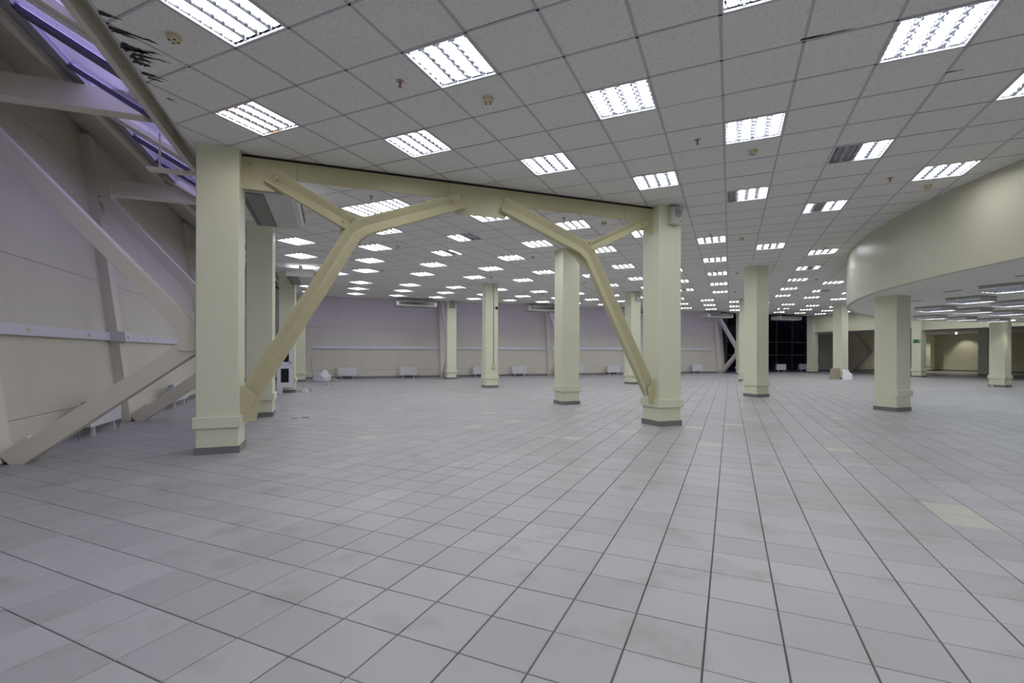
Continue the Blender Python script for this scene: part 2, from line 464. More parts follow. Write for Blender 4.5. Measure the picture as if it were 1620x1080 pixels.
for k in range(NSEG):
    n2 = (k+1) % NSEG
    mid = (DISC_C[0]+DISC_R*math.cos(2*math.pi*(k+.5)/NSEG), DISC_C[1]+DISC_R*math.sin(2*math.pi*(k+.5)/NSEG))
    if mid[0] > XR-.1 or mid[1] < YB+.1: continue
    for e in range(4):
        Fq.append((k*4+e, n2*4+e, n2*4+(e+1)%4, k*4+(e+1)%4))
me = mesh('fascia', V, Fq, M_FASCIA, True)
o = link('trim_1', me); o['kind'] = 'structure'
es = o.modifiers.new('split', 'EDGE_SPLIT'); es.split_angle = math.radians(40)
for (x, y, L) in [(11.42,5.8,.30),(12.76,7.2,.30),(17.9,10.08,.30),(19.85,10.62,.3),(10.2,4.2,.3),(14.6,8.9,.3)]:
    gg = G(); gg.box((x-.02,y-L/2,ZL-.006),(x+.02,y+L/2,ZL+.002)); link('slot_diffuser', gg.mesh('slot_diffuser', M_DARK), low)

# ------------------------------------------------------------------ leaning outer walls (left, far)
def wall_pt(side, t, z, off=0.0):
    return (WL - LEAN*z + off, t, z) if side == 'L' else (t, WF + LEAN*z - off, z)
def s_top():                                          # where wall and roof meet
    return (1.65 + LEAN*3.77) / (1 - LEAN*ROOF_S)
ST = s_top(); ZT = 3.77 + ROOF_S*ST
XI, YI = -1.80, 22.60                                 # inner roof beams
g = G()
def slab(g, side, t0, t1, z0, z1, thick=.12, off=0.0, m0=0, m1=0):
    a = [wall_pt(side, t, z, off) for t, z in ((t0,z0),(t1,z0),(t1,z1),(t0,z1))]
    b = [wall_pt(side, t, z, off-thick) for t, z in ((t0,z0),(t1,z0),(t1,z1),(t0,z1))]
    g.hexa(a + b) if side == 'F' else g.hexa(b + a)
slab(g, 'L', YB, WF+.8, -.2, ZT+.3, .15, -.03)
wall_left = struct('wall_left', g, M_DARK)
g = G(); slab(g, 'F', -4.6, 23.9, -.2, ZT+.3, .15, -.03); slab(g, 'F', 32.2, XA+.3, -.2, ZT+.3, .15, -.03); slab(g, 'F', 23.8, 32.3, 3.78, ZT+.3, .15, -.03)
wall_far = struct('wall_far', g, M_DARK)
ZS = [0.0, .41, 2.43, 4.36, ZT+.05]
ys = [YB, -3.0, 3.0, 6.82, 10.37, 16.37, 22.42, WF+.7]
for a, b in zip(ys[:-1], ys[1:]):
    for z0, z1 in zip(ZS[:-1], ZS[1:]):
        gg = G(); slab(gg, 'L', a+.002, b-.002, z0+.003, z1-.003, .03)
        link('panel', gg.mesh('panel', M_WALL), wall_left)
xs = [-4.3, -1.28, 5.3, 11.32, 17.32, 23.32, 23.9]
ZF = [0.0, .41, 2.43, 3.35, 4.36, ZT+.05]
for a, b in list(zip(xs[:-1], xs[1:])) + [(32.2,35.32),(35.32,41.3),(41.3,XA)]:
    for z0, z1 in zip(ZF[:-1], ZF[1:]):
        gg = G(); slab(gg, 'F', a+.002, b-.002, z0+.003, z1-.003, .03)
        link('panel', gg.mesh('panel', M_WALL), wall_far)
g = G(); slab(g, 'L', YB, WF, 0, .10, .012, .012); o = struct('baseboard_left', g, M_SKIRT)
g = G(); slab(g, 'F', WL, 23.9, 0, .10, .012, .012); slab(g, 'F', 32.2, XA, 0, .10, .012, .012); o = struct('baseboard_far', g, M_SKIRT)

# roof strip over the wall zone: opaque lining, purlin, glazed strip
def roof_pt(side, t, s, dz=0.0):
    z = 3.77 + ROOF_S*s + dz
    return (XI - s, t, z) if side == 'L' else (t, YI + s, z)
def roof_band(g, side, t0, t1, s0, s1, dz0, dz1):
    """mitred at the corner of the two facades when t is None"""
    def T(t, s): return t if t is not None else ((YI + s) if side == 'L' else (XI - s))
    P = []
    for dz in (dz0, dz1):
        P += [roof_pt(side, T(t0,s0), s0, dz), roof_pt(side, T(t1,s0), s0, dz), roof_pt(side, T(t1,s1), s1, dz), roof_pt(side, T(t0,s1), s1, dz)]
    g.hexa(P)
SP, SCB, SG = 1.04, .80, .05
g = G(); roof_band(g, 'L', YB, None, SP, ST+.25, 0, .15); roof_band(g, 'F', None, XA, SP, ST+.25, 0, .15); g.box((XE, YE, ZC+.14), (XR, YI+.1, ZC+.24))
g.box((XE, YB, ZC+.05), (XE+.05, YE, ZC+.24)); g.box((XI+.03, YB, ZC+.16), (XE+.05, YE, ZC+.24))
rf = struct('ceiling_roof_lining', g, M_ROOF)
w1 = link('window_1', None); w1['kind'] = 'structure'
w2 = link('window_2', None); w2['kind'] = 'structure'
for side, w in (('L', w1), ('F', w2)):
    a, b = (YB, None) if side == 'L' else (None, XA)
    top_s, top_g = (SP, SCB) if side == 'L' else (SP, SCB)
    gg = G(); roof_band(gg, side, a, b, top_s-.02, top_s+.13, -.08, .05); link('purlin', gg.mesh('purlin', M_FRAME), w)
    gg = G(); roof_band(gg, side, a, b, SCB, SP-.02, 0, .06); link('curb', gg.mesh('curb', M_GREYSASH), w)
    gg = G(); roof_band(gg, side, a, b, -.05, SG, -.04, .10); link('inner_beam', gg.mesh('inner_beam', M_FRAME), w)
    ts = [4.86 + 2.7*k for k in range(-5, 7)] if side == 'L' else [-.5 + 2.7*k for k in range(0, 16)]
    for t in ts:
        lim = YI if side == 'L' else XA
        if t + 2.7 > lim + 1.5: continue
        gg = G(); roof_band(gg, side, t-.13, t+.13, SG, top_s, -.03, .04); link('rafter', gg.mesh('rafter', M_FRAME), w)
        gg = G(); roof_band(gg, side, t-.04, t+.04, SG, top_s, -.045, -.03); link('rafter_cap', gg.mesh('rafter_cap', M_TRUNK), w)
        for dt, ww in ((.66,.06),(1.55,.02)):
            gg = G(); roof_band(gg, side, t+dt-ww, t+dt+ww, SG, top_g+.02, -.02, .034); link('sash_bar', gg.mesh('sash_bar', M_NAVY), w)
        for c0, c1 in ((.13,.60),(.72,1.53),(1.57,2.57)):
            gg = G(); roof_band(gg, side, t+c0, t+c1, SG, top_g+.03, .035, .045); link('pane', gg.mesh('pane', M_GLASS), w)
gg = G(); roof_band(gg, 'L', YI-2.2, YI+.6, SG, SCB, .02, .05); link('sash_bar', gg.mesh('sash_bar', M_NAVY), w1)

# ------------------------------------------------------------------ right wall with openings, annexe, wall behind the camera
g = G()
g.box((XR-.10, COLY[2]+CW, 2.62), (XR+.10, COLY[3], ZC+.14))
g.box((XR-.10, 10.6, 2.50), (XR+.10, COLY[2], ZC+.14))
g.box((XR-.10, YB, 0), (XR+.10, COLY[1]+CW, ZC+.14))
g.box((XR-.10, COLY[3], ZC+.05), (XR+.10, YI+.1, ZC+.3)); g.box((32.2, YI-.2, 2.62), (32.4, WF+.5, 4.6)); g.box((XR-.1, YI-.35, 2.62), (32.4, YI-.2, 4.2))
wall_right = struct('wall_right', g, M_WALLR)
g = G(); g.box((-4.6, YB-.15, -.2), (XA, YB, ZT+.6)); struct('wall_back', g, M_WALLR)
g = G(); g.box((XA, 8.0, -.2), (XA+.15, WF+.6, 3.3)); struct('wall_annex', g, M_WALLR)
g = G(); g.box((XR+.1, 8.0, -.2), (XA, 8.15, 3.3)); struct('wall_annex_side', g, M_WALLR)
g = G(); g.box((XR+.1, 8.0, 2.68), (XA, YI-.2, 2.78)); g.box((32.3, YI-.2, 2.68), (XA, WF+.5, 2.78)); annex_c = struct('ceiling_annex', g, M_LOWC)
g = G(); g.box((XA-.012, 8.15, 0), (XA, WF, .10)); struct('baseboard_annex', g, M_SKIRT)

# dark glazed facade bay
w3 = link('window_3', None); w3['kind'] = 'structure'
gx = [23.9, 25.35, 26.8, 28.25, 29.7, 31.0, 32.2]
for a, b in zip(gx[:-1], gx[1:]):
    for z0, z1 in ((.12,1.12),(1.18,2.0),(2.06,3.80)):
        gg = G(); gg.box((a+.04, WF+.02, z0), (b-.04, WF+.04, z1)); link('pane', gg.mesh('pane', M_GLASSN), w3)
for x in gx:
    gg = G(); gg.box((x-.04, WF-.06, 0), (x+.04, WF+.08, 3.9)); link('mullion', gg.mesh('mullion', M_MULL), w3)
for a, b in zip(gx[:-1], gx[1:]):
    for z in (.06, 1.15, 2.03):
        gg = G(); gg.box((a+.04, WF-.04, z-.04), (b-.04, WF+.06, z+.04)); link('transom', gg.mesh('transom', M_TEAL if a > 29.6 and z > 1 else M_MULL), w3)  # teal bars paint in the reflection strips on the right panes
nb = thing('backdrop', 'added dark building standing outside behind the glazed bay', 'backdrop', (28, 27, 0))
gg = G(); gg.box((18, 26.5, -1), (48, 36, 9)); part('facade', gg, M_NIGHT, nb)  # dark block added outside so the bay glass shows no sky

# ------------------------------------------------------------------ columns
def column(x, y, label, group=None, collar='full', z1=None, skirt=True):
    top = z1 or (ZC + .1)
    t = thing('column', label, 'column', (x+CW/2, y+CW/2, 0), 0, group)
    gg = G(); gg.box((x, y, 0), (x+CW, y+CW, top)); part('shaft', gg, M_COLUMN, t, .012)
    gg = G(); e = .03
    if collar == 'full': gg.box((x-e, y-e, .31), (x+CW+e, y+CW+e, .445))
    elif collar == 'right': gg.box((x-e, y-e, .31), (x+CW+e, y+.10, .445)); gg.box((x+CW-.1, y+.1, .31), (x+CW+e, y+CW+e, .445))
    if collar: part('collar', gg, M_COLUMN, t, .006)
    gg = G(); e = .012; gg.box((x-e, y-e, 0), (x+CW+e, y+CW+e, .085)); part('skirting', gg, M_SKIRT, t)
    return t
COLLAB = {
 (0,0): 'large cream column at the left front carrying the left end of the truss',
 (1,0): 'cream column with a grey speaker near its top carrying the right end of the truss',
 (2,0): 'cream column under the edge of the curved low ceiling, broken collar band',
 (0,1): 'cream column directly behind the left truss column, second in the left row',
 (1,1): 'cream column seen through the truss just left of its right diagonal strut',
 (2,1): 'cream column standing alone between the truss and the curved low ceiling',
 (4,1): 'spot-lit cream column at the far right under the low ceiling, rubble at its foot',
 (0,2): 'cream column with a white glazed panel leaning on it, third in the left row',
 (1,2): 'slim distant cream column with a cable and yellow socket near its foot',
 (2,2): 'slim distant cream column half hidden behind the right diagonal strut',
 (3,2): 'distant cream column mostly hidden behind the lone middle column',
 (4,2): 'distant cream column with white and brown boards leaning at its foot',
 (5,2): 'cream pier with a small green exit sign',
 (6,2): 'cream pier inside the far right opening beside the spot-lit wall',
 (0,3): 'cream column in the far left corner beside the white rubble bag',
 (1,3): 'slim cream column against the far wall with a dark grey speaker on top',
 (2,3): 'far wall column hidden behind the column seen through the truss',
 (3,3): 'far wall column hidden behind the right truss column',
 (4,3): 'far column beside the dark glazed bay behind the lone middle column',
 (5,3): 'cream pier at the right end of the dark glazed bay',
 (7,3): 'faint cream pier at the left of the spot-lit wall inside the right opening',
}
for (a, b), lab in COLLAB.items():
    if (a,b) in ((2,3),(3,3)): continue
    z1 = ZC + .65 if (a == 0 or b == 3) and a < 6 else (2.7 if a >= 6 else None)
    if (a,b) == (4,1): z1 = ZL + .1
    if (a,b) == (2,0): z1 = ZL + .1
    column(COLX[a], COLY[b], lab, None, 'right' if (a,b) == (2,0) else 'full', z1)

# ------------------------------------------------------------------ truss between the two front columns
YT = 6.80                                             # truss plane
t = thing('truss', 'yellow-cream steel truss with Y-shaped struts spanning the two front columns', 'truss', (2.04, YT, 0))
xL, xR_ = COLX[0]+CW, COLX[1]
def channel(gg, a, b, w, fl, th=.014):
    """open C section facing the camera (-y): web at the back"""
    a = Vector(a); b = Vector(b); d = (b-a).normalized(); v = Vector((0,-1,0)); u = v.cross(d)
    gg.extrude([(-w/2,0),(w/2,0),(w/2,fl),(w/2-th,fl),(w/2-th,th),(-w/2+th,th),(-w/2+th,fl),(-w/2,fl)], a, b, u, v)
def fold(gg, a, b, w, fl):
    """pressed section: shallow V ridge towards the camera"""
    a = Vector(a); b = Vector(b); d = (b-a).normalized(); v = Vector((0,-1,0)); u = v.cross(d)
    if u.z < 0: u = -u
    n_ = [( -w/2, fl), (-w/2+.012, fl+.004), (-w*.08,.028),(w*.08,.016),(w/2-.012,fl*.72),(w/2,fl*.72),(w/2,-.01),(-w/2,-.01)]
    gg.extrude(n_, a, b, u, v)
gg = G(); channel(gg, (xL, YT+.0, ZC-.145), (xR_, YT+.0, ZC-.145), .225, .03, .012); part('top_chord', gg, M_TRUSS, t)
gg = G(); gg.box((xL, YT-.03, ZC-.030), (xR_, YT+.04, ZC-.0015)); part('shadow_gap_strip', gg, M_DARK, t)  # dark strip stands in for the shadow gap above the chord
def plate(pts, y0, y1, nm='gusset'):
    gg = G(); k = len(pts)
    gg.add([(x,y0,z) for x,z in pts] + [(x,y1,z) for x,z in pts], [tuple(range(k)), tuple(range(2*k-1,k-1,-1))] + [(a,k+a,k+(a+1)%k,(a+1)%k) for a in range(k)])
    return part(nm, gg, M_TRUSS, t)
zb = ZC - .255
plate([(xL, ZC-.04),(xL, 3.25),(xL+.36,3.25),(xL+.62,zb+.02),(xL+.62,ZC-.04)], YT-.028, YT-.012)
plate([(1.60,ZC-.04),(1.52,zb-.01),(1.66,3.22),(2.42,3.22),(2.55,zb-.01),(2.46,ZC-.04)], YT-.028, YT-.012)
plate([(xR_, ZC-.04),(xR_,3.22),(xR_-.28,3.30),(xR_-.55,zb-.02),(xR_-.55,ZC-.04)], YT-.028, YT-.012)
N1, N2 = (.25, 2.90), (3.83, 2.87)
def fold_path(gg, pts, w, fl):
    pts = [Vector((p[0], YT-.02, p[1])) for p in pts]; v = Vector((0,-1,0)); k = len(pts); rows_ = []
    prof = [(-w/2,fl),(-w/2+.012,fl+.004),(-w*.10,.030),(w*.06,.016),(w/2-.012,fl*.75),(w/2,fl*.75),(w/2,-.01),(-w/2,-.01)]
    n_ = len(prof)
    for i_, p in enumerate(pts):
        d0 = (p-pts[i_-1]).normalized() if i_ else (pts[1]-p).normalized()
        d1 = (pts[i_+1]-p).normalized() if i_ < k-1 else d0
        n0 = v.cross(d0); n1 = v.cross(d1); bi = (n0+n1).normalized(); bi = bi / max(.3, bi.dot(n0))
        rows_.append([p + bi*q0 + v*q1 for q0, q1 in prof])
    V_ = [q0 for R_ in rows_ for q0 in R_]
    Fc = [(i_*n_+e, i_*n_+(e+1)%n_, (i_+1)*n_+(e+1)%n_, (i_+1)*n_+e) for i_ in range(k-1) for e in range(n_)] + [tuple(range(n_-1,-1,-1)), tuple(range((k-1)*n_, k*n_))]
    gg.add(V_, Fc)
def bent(pts, w, nm='strut'):
    gg = G(); fold_path(gg, pts, w, .085); return part(nm, gg, M_TRUSS, t)
bent([(1.75,3.40),(N1[0]+.16,N1[1]+.005),(N1[0]+.02,N1[1]-.10),(xL+.03,.56)][::-1], .23)
bent([(xL+.30,3.45),(N1[0]-.03,N1[1]+.03)], .21)
bent([(2.38,3.43),(N2[0]-.12,N2[1]+.02),(N2[0]+.02,N2[1]-.10),(xR_-.07,.56)], .23)
bent([(N2[0]+.04,N2[1]+.04),(xR_-.16,3.43)], .16)
plate([(N1[0]-.17,N1[1]-.10),(N1[0]+.10,N1[1]-.20),(N1[0]+.30,N1[1]-.02),(N1[0]+.16,N1[1]+.15),(N1[0]-.02,N1[1]+.17)], YT-.012, YT+.0)
plate([(N2[0]-.36,N2[1]-.02),(N2[0]-.10,N2[1]-.26),(N2[0]+.12,N2[1]-.10),(N2[0]+.15,N2[1]+.16),(N2[0]-.05,N2[1]+.17)], YT-.012, YT+.0)
plate([(xL-.0,.36),(xL+.17,.36),(xL+.23,.62),(xL+.06,.80),(xL,.80)], YT-.10, YT-.08, 'foot_plate')
plate([(xR_,.36),(xR_-.10,.36),(xR_-.15,.62),(xR_-.02,.78),(xR_,.78)], YT-.10, YT-.08, 'foot_plate')
for x, z in ((xL+.40,3.40),(N1[0]-.10,N1[1]+.05),(1.60,3.38),(xL+.10,3.58),(xR_-.24,3.36)):
    gg = G(); gg.add([(x+.016*math.cos(k*math.pi/4), YT-.13, z+.016*math.sin(k*math.pi/4)) for k in range(8)] + [(x+.016*math.cos(k*math.pi/4), YT-.02, z+.016*math.sin(k*math.pi/4)) for k in range(8)],
           [tuple(range(8))] + [(k,8+k,8+(k+1)%8,(k+1)%8) for k in range(8)])
    part('bolt', gg, M_TRUSS, t)

# ------------------------------------------------------------------ facade frames (post, two struts, tie beam)
def facade_frame(side, c, label, tie=True):
    """c = position along the facade of the frame's plane"""
    if side == 'L':
        P = lambda o_, z, y=0.0: (COLX[0] - o_, c + y, z)           # o_ = outward distance from the column face
        loc = (COLX[0]-1.5, c, 0); ref = (0,1,0); foot = COLX[0]-WL
    else:
        P = lambda o_, z, y=0.0: (c + y, COLY[3]+CW + o_, z)
        loc = (c, COLY[3]+CW+1.4, 0); ref = (1,0,0); foot = WF-(COLY[3]+CW)
    f = thing('facade_frame', label, 'steel frame', loc, 0, 'K-braced frames along the outer walls')
    gg = G(); gg.beam(P(foot-.07, 0), P(foot-.07+LEAN*ZT, ZT-.12), .24, .16, ref); part('post', gg, M_FRAME, f, .006)
    gg = G(); gg.beam(P(foot+.02, 0), P(foot+.02+LEAN*ZT, ZT-.12), .34, .05, ref); part('post_flange', gg, M_FRAME, f)
    nz = 1.36
    gg = G(); gg.beam(P(foot-.20, .02), P(.03, nz-.04), .20, .20, ref); part('strut', gg, M_FRAME, f, .006)
    gg = G(); gg.beam(P(foot-.19, .028), P(foot-.42, .215), .213, .213, ref); part('strut_shoe', gg, M_FRAME, f)
    gg = G(); gg.beam(P(.02, nz+.04), P(foot+.28, 3.92), .20, .17, ref); part('strut', gg, M_FRAME, f, .006)
    gg = G(); gg.beam(P(.0, nz), P(.20, nz), .24, .26, ref); part('node_plate', gg, M_FRAME, f)
    if tie:
        gg = G(); gg.beam(P(-.05, 4.09), P(foot+.38, 4.09), .18, .26, ref); part('tie_beam', gg, M_FRAME, f, .006)
        gg = G(); gg.beam(P(foot+.15, 4.06), P(foot+.52, 4.06), .27, .30, ref); part('tie_plate', gg, M_FRAME, f)
    return f
facade_frame('L', 6.83, 'nearest beige K-braced wall frame, left of the big front column')
facade_frame('L', 10.38, 'second beige K-braced wall frame on the left wall, behind the nearest one')
facade_frame('L', 16.38, 'third beige wall frame on the left wall, seen in the gap between the columns')
facade_frame('F', 5.31, 'beige K-braced frame on the far wall behind the slim column with the speaker')
facade_frame('F', 11.33, 'beige K-braced frame on the far wall behind the column seen through the truss')
facade_frame('F', 23.32, 'beige K-brace seen in profile at the left edge of the dark glazed bay')
facade_frame('F', 35.32, 'dim beige brace inside the dark annexe opening', False)

# hanging rod with a small bracket by the ceiling edge (left)
r_ = thing('hanger_rod', 'thin hanging rod with a flat bracket beside the front column head', 'hanger', (-1.98, 7.5, 3.35))
gg = G(); gg.tube([(-1.98,7.05,3.90),(-1.98,7.05,3.46)], .012); part('rod', gg, M_FRAME, r_)
gg = G(); gg.box((-2.1,6.98,3.43),(-1.50,7.10,3.46)); part('bracket', gg, M_FRAME, r_)

# ------------------------------------------------------------------ cable trunking
def trunking(side, t0, t1, label, zc=1.49):
    mid = wall_pt(side, (t0+t1)/2, zc)
    f = thing('cable_trunking', label, 'cable trunking', mid)
    gg = G(); slab(gg, side, t0, t1, zc-.07, zc+.07, .055, .056); part('duct', gg, M_TRUNK, f)
    gg = G(); slab(gg, side, t0, t1, zc-.045, zc-.035, .006, .060); part('lid_seam', gg, M_TRUNK, f)
    n_ = max(2, int((t1-t0)/2.4))
    for k in range(n_):
        tt = t0 + (k+.5)*(t1-t0)/n_
        gg = G(); slab(gg, side, tt-.035, tt+.035, zc-.025, zc+.02, .010, .064); part('socket', gg, M_BEIGEP, f)
    return f
trunking('L', YB+.2, 6.66, 'white cable trunking on the left wall, piece ending at the nearest frame')
trunking('L', 7.00, 10.22, 'white cable trunking on the left wall between the two nearest frames')
f = tag(link('cable_trunking_cover', None, None, wall_pt('L', 10.38, 1.49, .2)), 'boxy white trunking cover wrapped around the second left wall post', 'cable trunking')
gg = G(); slab(gg, 'L', 10.20, 10.56, 1.405, 1.575, .26, .265); part('cover', gg, M_TRUNK, f)
gg = G(); slab(gg, 'L', 10.30, 10.33, 1.46, 1.49, .01, .27); part('screw', gg, M_DARK, f)
trunking('L', 10.56, 16.2, 'white cable trunking on the left wall beyond the second frame')
trunking('L', 16.56, 22.2, 'white cable trunking on the left wall seen between the columns')
trunking('F', -.9, 5.14, 'white cable trunking on the far wall left of the slim speaker column')
trunking('F', 5.48, 11.16, 'white cable trunking on the far wall behind the slim socket column')
trunking('F', 11.5, 22.9, 'white cable trunking on the far wall behind the right truss column', 1.50)
trunking('F', 32.6, 35.1, 'dim trunking inside the dark annexe opening')

# ------------------------------------------------------------------ radiators
def radiator(x, y, rz, label, n_=10, L=.82):
    t_ = thing('radiator', label, 'radiator', (x, y, 0), rz, 'white radiators along the outer walls')
    gg = G(); w = L/n_
    for k in range(n_):
        a = -L/2 + k*w
        gg.box((a+.004, -.045, .15), (a+w-.004, -.032, .54))       # front fin
        gg.box((a+w*.35, -.032, .16), (a+w*.65, .032, .53))
        gg.box((a+.010, .032, .15), (a+w-.010, .040, .54))
    o = link('fins', gg.mesh('fins', M_RAD), t_); o['kind'] = 'stuff'
    gg = G()
    for z in (.175, .515): gg.box((-L/2, -.02, z-.018), (L/2, .02, z+.018))
    link('header', gg.mesh('header', M_RAD), t_)
    for sx in (-.32, .32):
        gg = G(); gg.box((sx*L-.014, -.02, 0), (sx*L+.014, .02, .17)); link('leg', gg.mesh('leg', M_RAD), t_)
    gg = G(); gg.tube([(-L/2-.02,0,.515),(-L/2-.12,0,.515),(-L/2-.14,.02,.45),(-L/2-.14,.03,.0)], .012); link('pipe', gg.mesh('pipe', M_METAL), t_)
    gg = G(); gg.tube([(L/2+.0,0,.175),(L/2+.10,0,.175),(L/2+.11,.02,.12),(L/2+.11,.03,.0)], .012); link('pipe', gg.mesh('pipe', M_METAL), t_)
    return t_
radiator(-3.22, 8.95, math.pi/2, 'white radiator half hidden behind the nearest diagonal wall strut', 14, 1.05)
radiator(-3.22, 12.80, math.pi/2, 'white radiator on the left wall beyond the second wall frame', 14, 1.15)
FRAD = [(.70,'white radiator on the far wall just right of the rubble bag'),(3.55,'white radiator on the far wall under the far air conditioner'),
        (7.25,'white radiator on the far wall left of the slim socket column'),(9.42,'white radiator on the far wall between socket column and next column'),
        (12.85,'white radiator on the far wall left of the right diagonal strut'),(15.25,'white radiator on the far wall behind the right diagonal strut'),
        (21.3,'white radiator on the far wall right of the right truss column')]
for x, lab in FRAD: radiator(x, WF-.32, 0, lab)
radiator(28.35, WF-.32, 0, 'white radiator standing before the dark glazed bay, left of two')
radiator(30.45, WF-.32, 0, 'white radiator before the dark glazed bay, beside the cream pier')
radiator(36.2, WF-.32, 0, 'dim radiator inside the dark annexe opening')

# ------------------------------------------------------------------ ceiling-suspended air conditioners
def air_con(x, y, rz, label, L=1.75, W=.68):
    """local: outlet faces -y, length along x"""
    t_ = thing('air_conditioner', label, 'air conditioner', (x, y, ZC-.37), rz, 'ceiling-hung air conditioners')
    gg = G()
    prof = [(-W/2,.085),(-W/2+.03,.03),(-W/2+.10,0),(W/2,0),(W/2,.23),(-W/2+.14,.23),(-W/2,.17)]
    gg.extrude([(p,q_) for p,q_ in prof], (-L/2,0,0), (L/2,0,0), (0,1,0), (0,0,1)); link('body', gg.mesh('body', M_ACGREY), t_)
    gg = G(); gg.box((-L/2+.08, -W/2-.006, .075), (L/2-.08, -W/2+.05, .175)); o = link('outlet', gg.mesh('outlet', M_ACDARK), t_)
    gg = G(); gg.box((-L/2+.10, -W/2-.012, .122), (L/2-.10, -W/2+.01, .132)); link('louver', gg.mesh('louver', M_ACDARK), o)
    gg = G(); gg.box((-L/2+.05, .05, -.008), (L/2-.05, W/2-.03, .004)); gr = link('intake_grille', gg.mesh('intake_grille', M_ACDARK), t_)
    gg = G()
    for k in range(12): gg.box((-L/2+.06, .065+k*.018, -.012), (L/2-.06, .069+k*.018, -.006))
    link('grille_bars', gg.mesh('grille_bars', M_ACGREY), gr)['kind'] = 'stuff'
    for s_ in (-1, 1):
        gg = G(); gg.box((s_*(L/2+.004)-.012, -W/2+.02, .01), (s_*(L/2+.004)+.012, W/2, .225)); link('end_cap', gg.mesh('end_cap', M_ACGREY), t_)
        gg = G(); gg.box((s_*L*.32-.012, -.05, .22), (s_*L*.32+.012, .05, .37)); link('hanger', gg.mesh('hanger', M_METAL), t_)
    return t_
air_con(-.80, 8.00, math.pi/2, 'near air conditioner under the ceiling beside the left front column', 1.85, .74)
air_con(-.82, 15.35, math.pi/2, 'air conditioner under the ceiling before the third column of the left row', 1.75, .72)
for x, lab in ((3.58,'air conditioner at the far ceiling edge left of the slim speaker column'),(9.9,'air conditioner at the far ceiling edge left of the column seen through the truss'),
               (15.4,'air conditioner at the far ceiling edge behind the right diagonal strut'),(21.0,'air conditioner at the far ceiling edge left of the lone middle column'),(26.5,'air conditioner above the dark glazed bay')):
    air_con(x, 22.0, 0, lab)

# ------------------------------------------------------------------ recessed louvred lights
def fixture_parts():
    h_ = .288
    rim = G()
    for s_ in (-1, 1):
        rim.box((-h_, s_*h_-.010 if s_ > 0 else -h_, -.004), (h_, h_ if s_ > 0 else -h_+.010, .012))
        rim.box((s_*h_-.010 if s_ > 0 else -h_, -h_+.010, -.004), (h_ if s_ > 0 else -h_+.010, h_-.010, .012))
    body = G(); body.box((-h_, -h_, .060), (h_, h_, .068))
    for s_ in (-1, 1):
        body.box((s_*h_-.002, -h_, .0), (s_*h_+.002, h_, .062)); body.box((-h_, s_*h_-.002, .0), (h_, s_*h_+.002, .062))
    lv = G()
    for k in range(5):                                # V-shaped reflector ridges along y
        xc = -h_ + k*(2*h_/4)
        w = .029
        lv.extrude([(-w,.052),(0,.004),(w,.052)], (xc, -h_+.01, 0), (xc, h_-.01, 0), (1,0,0), (0,0,1))
    bl = G()
    for k in range(4):
        xc = -h_ + (k+.5)*(2*h_/4)
        for q_ in range(7):
            yc = -h_ + (q_+.5)*(2*h_/7)
            for sx in (-1, 1):
                x0, x1 = sorted((xc + sx*.040, xc + sx*.070))
                bl.extrude([(-.002,.004),(.002,.004),(.007,.034),(-.007,.034)], (x0, yc, 0), (x1, yc, 0), (0,1,0), (0,0,1))
    tb = G(); tb.extrude([(-.040,.030),(-.026,.014),(.026,.014),(.040,.030),(.040,.044),(-.040,.044)], (0,-h_+.030,0), (0,h_-.030,0), (1,0,0), (0,0,1))
    return rim, body, lv, bl, tb
rim, body, lv, bl, tb = fixture_parts()
ME_RIM = rim.mesh('trim_ring', M_RIM); ME_BODY = body.mesh('housing', M_ALU); ME_LV = lv.mesh('reflector', M_ALU); ME_BL = bl.mesh('louver', M_ALU)
tb.mi = [0,0,0,1,1,1,1,1]                             # only the visible underside of a tube glows
ME_TB = {k: tb.mesh('tube_' + k, [m_, M_RIM]) for k, m_ in (('on', M_TUBE), ('off', M_TUBEOFF), ('warm', M_TUBEW))}
TX = [-.216, -.072, .072, .216]
# far fittings: one mesh
def far_mesh(states):
    gg = G()
    gg.cur = 4; gg.add(rim.V, rim.F); gg.cur = 0
    for src in (body, lv, bl): gg.add(src.V, src.F)
    for k, st in enumerate(states):
        V_ = [(x+TX[k],y,z) for x,y,z in tb.V]
        gg.cur = {'on':1,'off':2,'warm':3}[st]; gg.add(V_, tb.F[:3]); gg.cur = 4; gg.add(V_, tb.F[3:])
    return gg.mesh('ceiling_light', [M_ALU, M_TUBE, M_TUBEOFF, M_TUBEW, M_RIM])
FAR = {}
STATE = {(6,6):('off','off','on','on'),(4,8):('off','on','on','on'),(6,10):('on','off','on','on'),(-5,9):('on','on','off','off'),(-7,11):('on','on','off','on'),
         (9,31):('on','on','off','off'),(7,21):('on','on','off','on'),(1,27):('on','off','on','on'),(-4,0):('on','warm','on','on'),
         (-5,17):('on','warm','on','on'),(7,25):('warm','on','on','on'),(7,29):('on','on','on','warm'),(3,21):('warm','on','on','on'),(-12,20):('on','warm','warm','on'),
         (-12,28):('warm','on','on','on'),(8,44):('on','off','on','warm'),(10,50):('on','on','warm','on'),(8,48):('on','warm','on','on')}
rows = {}
for (i,j), k in LIGHTS.items():
    x, y = ct_w(i+.5, j+.5); p = project(x, y, ZC)
    vis = bool(p) and -40 < p[0] < 1660 and p[1] > -60
    rows.setdefault(round(y, 1), []).append((x, y, i, j, p, vis))
ry = sorted(rows)
vrows = [y for y in ry if any(e[5] for e in rows[y])]
